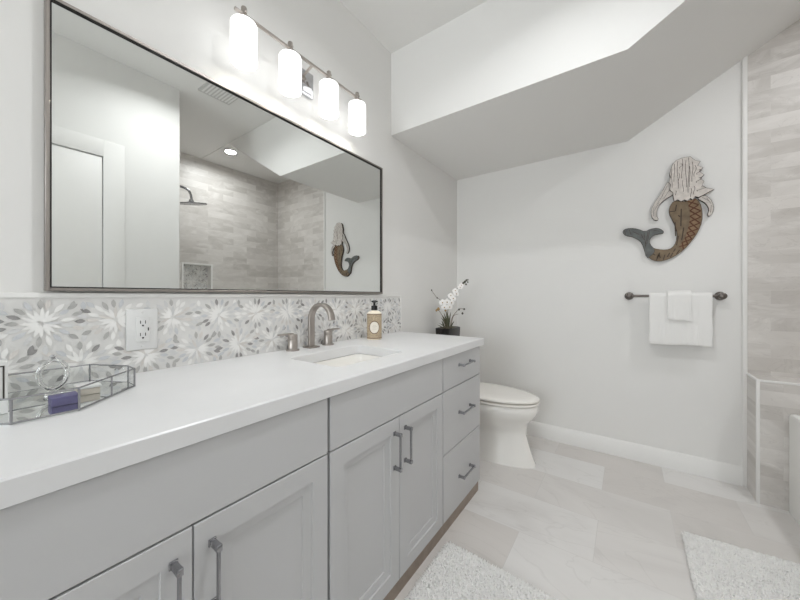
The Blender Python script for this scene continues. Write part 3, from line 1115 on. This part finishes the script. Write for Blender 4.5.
for r, u_, s, n in ((-0.045, 0.20, 0.036, (-.3, .1)), (-0.012, 0.205, 0.036, (.1, 0)), (0.02, 0.20, 0.034, (.3, -.1)), (-0.03, 0.165, 0.033, (-.2, -.2)),
                    (0.008, 0.168, 0.033, (.2, -.2)), (0.035, 0.232, 0.032, (.2, .2)), (0.018, 0.255, 0.030, (.0, .3)), (0.06, 0.268, 0.030, (.3, .1)), (0.052, 0.292, 0.028, (-.1, .3)),
                    (0.088, 0.318, 0.026, (.2, .2)), (0.10, 0.335, 0.024, (.1, .3))):
    flower(op(r, -0.012 - 0.02 * rnd.random(), u_), toc + rgt * n[0] + UP * n[1], s * 0.84)
for r, u_, sz in ((0.118, 0.352, 0.009), (0.130, 0.362, 0.010), (0.142, 0.374, 0.009), (0.153, 0.360, 0.007), (0.140, 0.343, 0.008), (0.154, 0.378, 0.006),
                  (-0.128, 0.298, 0.006), (-0.085, 0.237, 0.006), (-0.075, 0.15, 0.013), (-0.09, 0.14, 0.009), (0.125, 0.15, 0.008), (0.112, 0.117, 0.009), (0.085, 0.147, 0.008), (0.02, 0.27, 0.006), (-0.02, 0.14, 0.009)):
    m = MB()
    m.lathe([(0.0003, -sz), (0.7 * sz, -0.6 * sz), (sz, 0), (0.7 * sz, 0.7 * sz), (0.0003, 1.2 * sz)], M['bud'] if r > 0 or u_ > 0.2 else M['lip'], op(r, 0, u_), 'z', 10)
    m.build('bud', t)

# ================================================================== BACK WALL
# mermaid plaque cut from boards
PY0 = YB - 0.018
hair = [(1.508, 1.935), (1.514, 1.962), (1.532, 1.982), (1.563, 1.992), (1.601, 1.990), (1.622, 1.962), (1.647, 1.948), (1.635, 1.926), (1.660, 1.908), (1.641, 1.888), (1.664, 1.862), (1.646, 1.842), (1.664, 1.822), (1.655, 1.799), (1.674, 1.780), (1.709, 1.764), (1.686, 1.752), (1.665, 1.739), (1.638, 1.727), (1.624, 1.736), (1.612, 1.716), (1.601, 1.728), (1.588, 1.712), (1.572, 1.724), (1.556, 1.714), (1.540, 1.730), (1.524, 1.722), (1.519, 1.748), (1.516, 1.781), (1.500, 1.800), (1.506, 1.83), (1.497, 1.85), (1.505, 1.88), (1.500, 1.905)]
arml = [(1.498, 1.872), (1.545, 1.80), (1.522, 1.768), (1.484, 1.747), (1.454, 1.72), (1.439, 1.683), (1.436, 1.644), (1.449, 1.616), (1.428, 1.612), (1.408, 1.641), (1.406, 1.688), (1.428, 1.738), (1.459, 1.791)]
armr = [(1.632, 1.722), (1.665, 1.741), (1.692, 1.715), (1.709, 1.665), (1.705, 1.623), (1.687, 1.601), (1.678, 1.615), (1.687, 1.644), (1.674, 1.683), (1.651, 1.706)]
tail = [(1.519, 1.728), (1.553, 1.719), (1.591, 1.712), (1.624, 1.729), (1.647, 1.694), (1.658, 1.637), (1.656, 1.575), (1.638, 1.515), (1.61, 1.462), (1.572, 1.409), (1.524, 1.368), (1.474, 1.345), (1.434, 1.344), (1.402, 1.363), (1.381, 1.398), (1.408, 1.44), (1.444, 1.423), (1.484, 1.416), (1.514, 1.426), (1.534, 1.463), (1.539, 1.514), (1.529, 1.566), (1.514, 1.607), (1.499, 1.648), (1.499, 1.687)]
fluke = [(1.384, 1.366), (1.365, 1.453), (1.349, 1.488), (1.311, 1.519), (1.272, 1.53), (1.252, 1.553), (1.259, 1.576), (1.295, 1.582), (1.338, 1.57), (1.376, 1.546), (1.402, 1.562), (1.439, 1.565), (1.466, 1.548), (1.476, 1.527), (1.454, 1.523), (1.423, 1.52), (1.402, 1.496), (1.400, 1.463), (1.432, 1.418), (1.412, 1.385)]
b_in = [(1.586, 1.713), (1.599, 1.658), (1.599, 1.595), (1.589, 1.533), (1.574, 1.478), (1.548, 1.43)]
b_out = [(1.626, 1.722), (1.649, 1.65), (1.649, 1.582), (1.632, 1.518), (1.604, 1.466), (1.568, 1.412)]


def smooth(poly, it=1, keep=()):
    for _ in range(it):
        out = []
        n = len(poly)
        for i in range(n):
            p, q = Vector(poly[i]), Vector(poly[(i + 1) % n])
            out += [tuple(p * .75 + q * .25), tuple(p * .25 + q * .75)]
        poly = out
    return poly


def grow(poly, d):
    n = len(poly)
    A = sum(poly[i][0] * poly[(i + 1) % n][1] - poly[(i + 1) % n][0] * poly[i][1] for i in range(n))
    s = 1 if A > 0 else -1
    out = []
    for i in range(n):
        p, q = Vector(poly[i - 1]), Vector(poly[(i + 1) % n])
        t_ = (q - p).normalized()
        out.append((poly[i][0] + s * t_.y * d, poly[i][1] - s * t_.x * d))
    return out


t = thing('mermaid_plaque', 'wooden mermaid wall plaque with white hair, brown tail and grey fluke', 'wall decor', (1.5, YB, 1.34))
def stroke(mb, a, b, w_, y0, mt, d=0.0012):
    a, b = Vector(a), Vector(b)
    dd = (b - a)
    nn = Vector((-dd.y, dd.x)).normalized() * w_ / 2
    q = [a + nn, b + nn, b - nn, a - nn]
    mb.prism([tuple(p) for p in q], 'y', y0 - d, y0 + 0.0005, mt)
for nme, poly, mt, dep, sm in (('arm', arml, M['m_arm'], 0.0, 1), ('arm', armr, M['m_arm'], 0.0, 1), ('tail', tail, M['m_tail'], 0.002, 1), ('fluke', fluke, M['m_fluke'], 0.003, 1), ('hair', hair, M['m_hair'], 0.006, 0)):
    pl = smooth(poly, sm) if sm else poly
    m = MB()
    y0 = PY0 - dep
    m.prism(pl, 'y', y0, YB - 0.001, mt, M['m_edge'])
    # burnt edge line round the outline
    n = len(pl)
    pin = grow(pl, -0.0018)
    for i in range(n):
        j = (i + 1) % n
        m.add([(pl[i][0], y0 - 0.0004, pl[i][1]), (pl[j][0], y0 - 0.0004, pl[j][1]), (pin[j][0], y0 - 0.0004, pin[j][1]), (pin[i][0], y0 - 0.0004, pin[i][1])], [(0, 1, 2, 3)], M['m_edge'])
    if nme == 'hair':
        for x, za, zb_, dx in ((1.512, 1.93, 1.81, -.002), (1.524, 1.962, 1.845, .002), (1.541, 1.976, 1.80, -.003), (1.546, 1.90, 1.83, .004), (1.562, 1.986, 1.86, .003), (1.566, 1.85, 1.775, -.003),
                               (1.580, 1.97, 1.80, -.003), (1.592, 1.985, 1.765, .003), (1.597, 1.93, 1.80, .002), (1.610, 1.955, 1.83, .003), (1.622, 1.93, 1.86, .006), (1.604, 1.79, 1.735, .003), (1.618, 1.80, 1.75, .004),
                               (1.640, 1.90, 1.87, .012), (1.640, 1.85, 1.82, .014), (1.650, 1.79, 1.765, .022), (1.532, 1.79, 1.76, .002), (1.556, 1.955, 1.925, .008)):
            zs = [za + (zb_ - za) * k / 5 for k in range(6)]
            for k in range(5):
                stroke(m, (x + dx * math.sin(k * 1.1), zs[k]), (x + dx * math.sin((k + 1) * 1.1), zs[k + 1]), 0.0022, y0, M['m_edge'], 0.0004)
    if nme == 'arm':
        for (a, b) in (((1.49, 1.83), (1.462, 1.765)), ((1.50, 1.80), (1.472, 1.75)), ((1.47, 1.775), (1.435, 1.715)), ((1.45, 1.73), (1.425, 1.68)), ((1.422, 1.70), (1.42, 1.645)),
                       ((1.655, 1.725), (1.685, 1.70)), ((1.675, 1.72), (1.695, 1.68)), ((1.697, 1.67), (1.692, 1.625))):
            if (a[0] < 1.55) == (poly is arml):
                stroke(m, a, b, 0.0016, y0, M['m_edge'], 0.0004)
    if nme == 'tail':
        for (a, b) in (((1.435, 1.352), (1.447, 1.385)), ((1.470, 1.352), (1.478, 1.385)), ((1.505, 1.365), (1.518, 1.395)), ((1.535, 1.385), (1.55, 1.41)), ((1.558, 1.67), (1.556, 1.56)), ((1.57, 1.55), (1.56, 1.47)), ((1.535, 1.70), (1.53, 1.66)), ((1.545, 1.50), (1.535, 1.44)),
                       ((1.50, 1.66), (1.53, 1.66)), ((1.543, 1.63), (1.552, 1.622)), ((1.547, 1.628), (1.551, 1.620)), ((1.528, 1.59), (1.531, 1.50)), ((1.44, 1.37), (1.452, 1.40)), ((1.455, 1.365), (1.448, 1.39)), ((1.49, 1.37), (1.502, 1.395)), ((1.41, 1.40), (1.43, 1.385)), ((1.52, 1.40), (1.53, 1.42))):
            stroke(m, a, b, 0.006, y0, M['m_edge'], 0.0004)
    if nme == 'fluke':
        for (a, b) in (((1.29, 1.57), (1.30, 1.535)), ((1.37, 1.54), (1.38, 1.45)), ((1.392, 1.545), (1.376, 1.44)), ((1.40, 1.55), (1.385, 1.46)), ((1.31, 1.555), (1.345, 1.53)), ((1.42, 1.55), (1.45, 1.54)), ((1.355, 1.53), (1.372, 1.49)), ((1.263, 1.57), (1.27, 1.54))):
            stroke(m, a, b, 0.0028, y0, M['m_edge'], 0.0004)
    part = m.build(nme, t, weld=False)
    if nme == 'tail':
        tailp = part
# scale band with crossed cords
m = MB()
yb_ = PY0 - 0.0025
n = len(b_in)
for i in range(n - 1):
    m.prism([b_in[i], b_in[i + 1], b_out[i + 1], b_out[i]], 'y', yb_ - 0.001, yb_ + 0.001, M['m_band'])
def lerp(P, s):
    k = min(int(s * (len(P) - 1)), len(P) - 2)
    f = s * (len(P) - 1) - k
    return tuple(Vector(P[k]) * (1 - f) + Vector(P[k + 1]) * f)
for k in range(9):
    s0, s1 = k / 9, (k + 1) / 9
    stroke(m, lerp(b_in, s0), lerp(b_out, s1), 0.0065, yb_ - 0.001, M['m_red'], 0.002)
    stroke(m, lerp(b_out, s0), lerp(b_in, s1), 0.0065, yb_ - 0.001, M['m_red'], 0.0024)
m.build('scale_band', tailp, weld=False)

# towel bar
TBZ, TBY = 1.117, YB - 0.062
t = thing('towel_bar', 'dark bronze towel bar with round ends on the back wall', 'towel bar', (1.512, YB, TBZ))
MB().cyl((1.292, TBY, TBZ), (1.735, TBY, TBZ), 0.0085, M['bar'], 16).build('rod', t)
for x in (1.290, 1.737):
    m = MB()
    m.lathe([(0.026, 0), (0.026, 0.006), (0.020, 0.012), (0.010, 0.016), (0.010, 0.045), (0.017, 0.050), (0.021, 0.062), (0.019, 0.074), (0.010, 0.080)], M['bar'], (x, YB, TBZ), (Vector((1, 0, 0)), Vector((0, 0, 1)), Vector((0, -1, 0))), 26)
    m.build('mount', t)


def towel(name, label, x0, x1, rad, front, back, seed, amp=0.004, wav=2.2):
    """sheet folded over the rod: front and back falls with gentle folds"""
    rnd = random.Random(seed)
    ph = [rnd.uniform(0, 6) for _ in range(4)]
    NX, prof = 40, []
    for k in range(15):
        prof.append((-rad, -front + front * k / 14, 1 - k / 14))
    for k in range(1, 10):
        a = PI - PI * k / 10
        prof.append((rad * math.cos(a), rad * math.sin(a), 0))
    for k in range(0, 15):
        prof.append((rad, -back * k / 14, k / 14 * 0.6))
    V, F = [], []
    for i in range(NX + 1):
        s = i / NX
        x = x0 + (x1 - x0) * s
        for (dy, dz, am) in prof:
            wv = amp * am * (math.sin(s * PI * 2 * wav + ph[0]) + 0.5 * math.sin(s * PI * 2 * wav * 2.1 + ph[1]))
            sag = 0.006 * am * (s - 0.5) * (1 if seed % 2 else -1) + 0.002 * am * math.sin(s * 9 + ph[2])
            V.append((x + 0.002 * math.sin(dz * 40 + ph[3]) * am, TBY + dy - abs(wv) * (1 if dy < 0 else -0.3), TBZ + dz + sag * (1 if dy < 0 else .5)))
    n = len(prof)
    for i in range(NX):
        for k in range(n - 1):
            a = i * n + k
            F.append((a, a + n, a + n + 1, a + 1))
    m = MB()
    m.add(V, F, M['towel'], True)
    o = m.build(name, None, weld=False)
    md = o.modifiers.new('thickness', 'SOLIDIFY')
    md.thickness = 0.009
    md.offset = 0
    bv = o.modifiers.new('soft', 'BEVEL')
    bv.width = 0.003
    bv.segments = 2
    bv.limit_method = 'ANGLE'
    tag(o, label, 'towel', None)
    return o


towel('bath_towel', 'larger white bath towel hanging folded over the towel bar', 1.395, 1.692, 0.0165, 0.305, 0.285, 3)
towel('hand_towel', 'small white hand towel hung over the middle of the bath towel', 1.485, 1.598, 0.030, 0.150, 0.140, 4, 0.0022, 1.0)

# ================================================================== TUB, SHOWER
TX0, TX1, TY0, TY1, TTZ = 1.960, XR - 0.002, 1.043, PY - 0.004, 0.512
m = MB()
rings = []
for (i0, i1, z, r) in ((0, 0, 0, .008), (0, 0, TTZ - 0.014, .008), (0.004, 0.004, TTZ - 0.003, .02), (0.012, 0.012, TTZ, .02), (0.062, 0.075, TTZ, .10), (0.07, 0.085, TTZ - 0.012, .10), (0.10, 0.14, 0.22, .14), (0.15, 0.20, 0.12, .14), (0.22, 0.3, 0.10, .12)):
    rings.append([(x, y, z) for x, y in rrect(TX0 + i0, TX1 - i0, TY0 + i1, TY1 - i1, r, 6)])
m.loft(rings, M['tub'])
t = thing('bathtub', 'white bathtub edge at the right beside the tiled ledge', 'bathtub', (2.4, 1.8, 0))
m.build('tub_body', t)
MB().lathe([(0.03, 0), (0.03, 0.003), (0.02, 0.006)], M['nickel'], (2.4, 2.15, 0.101), 'z', 24).build('drain', t)

# shower head on the near shower wall, seen in the mirror
HX, HY, HZ = 2.22, 1.355, 2.02
t = thing('shower_head', 'dark round rain shower head on a bent arm seen in the mirror', 'shower head', (HX, 1.04, HZ))
c = curve([(HX, 1.042, HZ + 0.135), (HX, 1.20, HZ + 0.14), (HX, HY - 0.05, HZ + 0.13), (HX, HY - 0.012, HZ + 0.09), (HX, HY, HZ + 0.02)], 8)
m = MB(); m.tube(c, 0.011, M['nickel_dark'], 12); m.build('arm', t)
nv = Vector((-0.10, -0.16, 1)).normalized(); uv = Vector((1, 0, 0.10)).normalized(); m = MB(); m.lathe([(0.125, 0), (0.13, 0.004), (0.13, 0.010), (0.05, 0.018), (0.022, 0.026), (0.018, 0.045)], M['nickel_dark'], (HX, HY, HZ - 0.01), (uv, nv.cross(uv), nv), 36); m.build('head', t)
m = MB(); m.lathe([(0.032, 0), (0.032, 0.005), (0.014, 0.012)], M['nickel_dark'], (HX, 1.0405, HZ + 0.135), 'y', 24); m.build('flange', t)

# recessed lights
def downlight(x, y, z, label, power, spread=140, group='recessed ceiling lights'):
    t = thing('recessed_light', label, 'ceiling light', (x, y, z), group)
    m = MB(); m.lathe([(0.078, -0.001), (0.078, -0.004), (0.070, -0.007), (0.056, -0.005), (0.054, -0.001)], M['white'], (x, y, z), 'z', 36, capb=False, capt=False); m.build('trim_ring', t)
    m = MB(); m.lathe([(0.056, -0.0035), (0.001, -0.0035)], M['can'], (x, y, z), 'z', 32, capb=False, capt=False); m.build('lens', t)
    d = bpy.data.lights.new('downlight_beam', 'AREA')
    d.shape, d.size = 'DISK', 0.106
    d.energy, d.spread = power, math.radians(spread)
    d.color = (0.965, 0.985, 1.0)
    o = bpy.data.objects.new('downlight_beam', d)
    COL.objects.link(o)
    o.parent = t
    o.location = (0, 0, -0.0045)
    return t


downlight(2.36, 1.80, ZS, 'lit round recessed light in the shower ceiling seen in the mirror', CAN_POWER * 0.8, 170)
downlight(1.13, 0.92, ZC, 'added unseen recessed fill light in the ceiling in front of the sink and dropped alcove ceiling', CAN_POWER * 0.78, 150)  # unseen lamp added to brighten the room and alcove
downlight(1.08, -0.75, ZC, 'added unseen recessed fill light in the ceiling behind the camera', CAN_POWER * 0.05)  # another added lamp out of view, weak fill behind the camera
# ceiling vent seen in the mirror
t = thing('ceiling_vent', 'square grey ceiling vent grille reflected at the top of the mirror', 'vent', (1.35, 1.22, ZC))
V0, V1, V2, V3 = 1.22, 1.49, 1.11, 1.35
m = MB()
m.box(V0, V1, V2, V3, ZC - 0.010, ZC - 0.0005, mat('vent_grey', (196, 195, 193), 0.6), 0.003)
m.build('cover', t)
m = MB()
for k in range(9):
    m.box(V0 + 0.02, V1 - 0.02, V2 + 0.02 + k * 0.0245, V2 + 0.032 + k * 0.0245, ZC - 0.012, ZC - 0.0095, M['ceil'])
m.build('grille', t)


# ================================================================== BATH MATS
def shag(name, label, x0, x1, y0, y1, seed, tuft_h=0.018, count=16000, skew=0.0):
    rnd = random.Random(seed)
    t = thing(name, label, 'bath mat', ((x0 + x1) / 2, (y0 + y1) / 2, 0), 'white shaggy bath mats')
    m = MB()
    m.loft([[(x, y + skew * (x - x0), z) for x, y in rrect(x0 + d, x1 - d, y0 + d, y1 - d, 0.02, 5)] for d, z in ((0, 0.0008), (0.0, 0.006), (0.006, 0.010))], M['rug'], True)
    m.build('backing', t)
    V, F = [], []
    for k in range(count):
        x, y = rnd.uniform(x0, x1), rnd.uniform(y0, y1)
        edge = min(x - x0, x1 - x, y - y0, y1 - y)
        h = tuft_h * rnd.uniform(0.8, 1.05) * (0.6 if edge < 0.01 else 1)
        a = rnd.uniform(0, 2 * PI)
        ln = rnd.uniform(0.003, 0.011)
        if edge < 0.012:
            ox = (-1 if x - x0 == edge else 1 if x1 - x == edge else 0)
            oy = (-1 if y - y0 == edge else 1 if y1 - y == edge else 0)
            tx, ty = x + ox * 0.010 + ln * 0.4 * math.cos(a), y + oy * 0.010 + ln * 0.4 * math.sin(a)
        else:
            tx, ty = x + ln * math.cos(a), y + ln * math.sin(a)
        y += skew * (x - x0); ty += skew * (tx - x0)
        w_ = rnd.uniform(0.0026, 0.0042)
        b = len(V)
        for q in range(3):
            aa = a + q * 2 * PI / 3
            V.append((x + w_ * math.cos(aa), y + w_ * math.sin(aa), 0.006))
        mx, my = (x + tx) / 2, (y + ty) / 2
        for q in range(3):
            aa = a + q * 2 * PI / 3 + 0.5
            V.append((mx + w_ * 0.9 * math.cos(aa), my + w_ * 0.9 * math.sin(aa), 0.006 + h * 0.6))
        V.append((tx, ty, 0.006 + h))
        for q in range(3):
            q2 = (q + 1) % 3
            F += [(b + q, b + q2, b + 3 + q2, b + 3 + q), (b + 3 + q, b + 3 + q2, b + 6)]
    me = bpy.data.meshes.new('pile')
    me.from_pydata([tuple(Vector(v) - Vector(t['_base'])) for v in V], [], F)
    me.materials.append(M['rug'])
    for p in me.polygons: p.use_smooth = True
    o = bpy.data.objects.new('pile', me)
    COL.objects.link(o)
    o.parent = t
    o['kind'] = 'stuff'
    return t


shag('bath_mat', 'white shaggy bath mat in front of the vanity cabinets', 0.622, 1.17, 0.44, 1.292, 1, 0.018, 26000, -0.05)
shag('bath_mat', 'white shaggy bath mat on the right beside the bathtub', 1.490, 1.950, 1.18, 1.985, 2, 0.016, 22000, 0.09)

for o in bpy.data.objects:
    if '_base' in o:
        del o['_base']
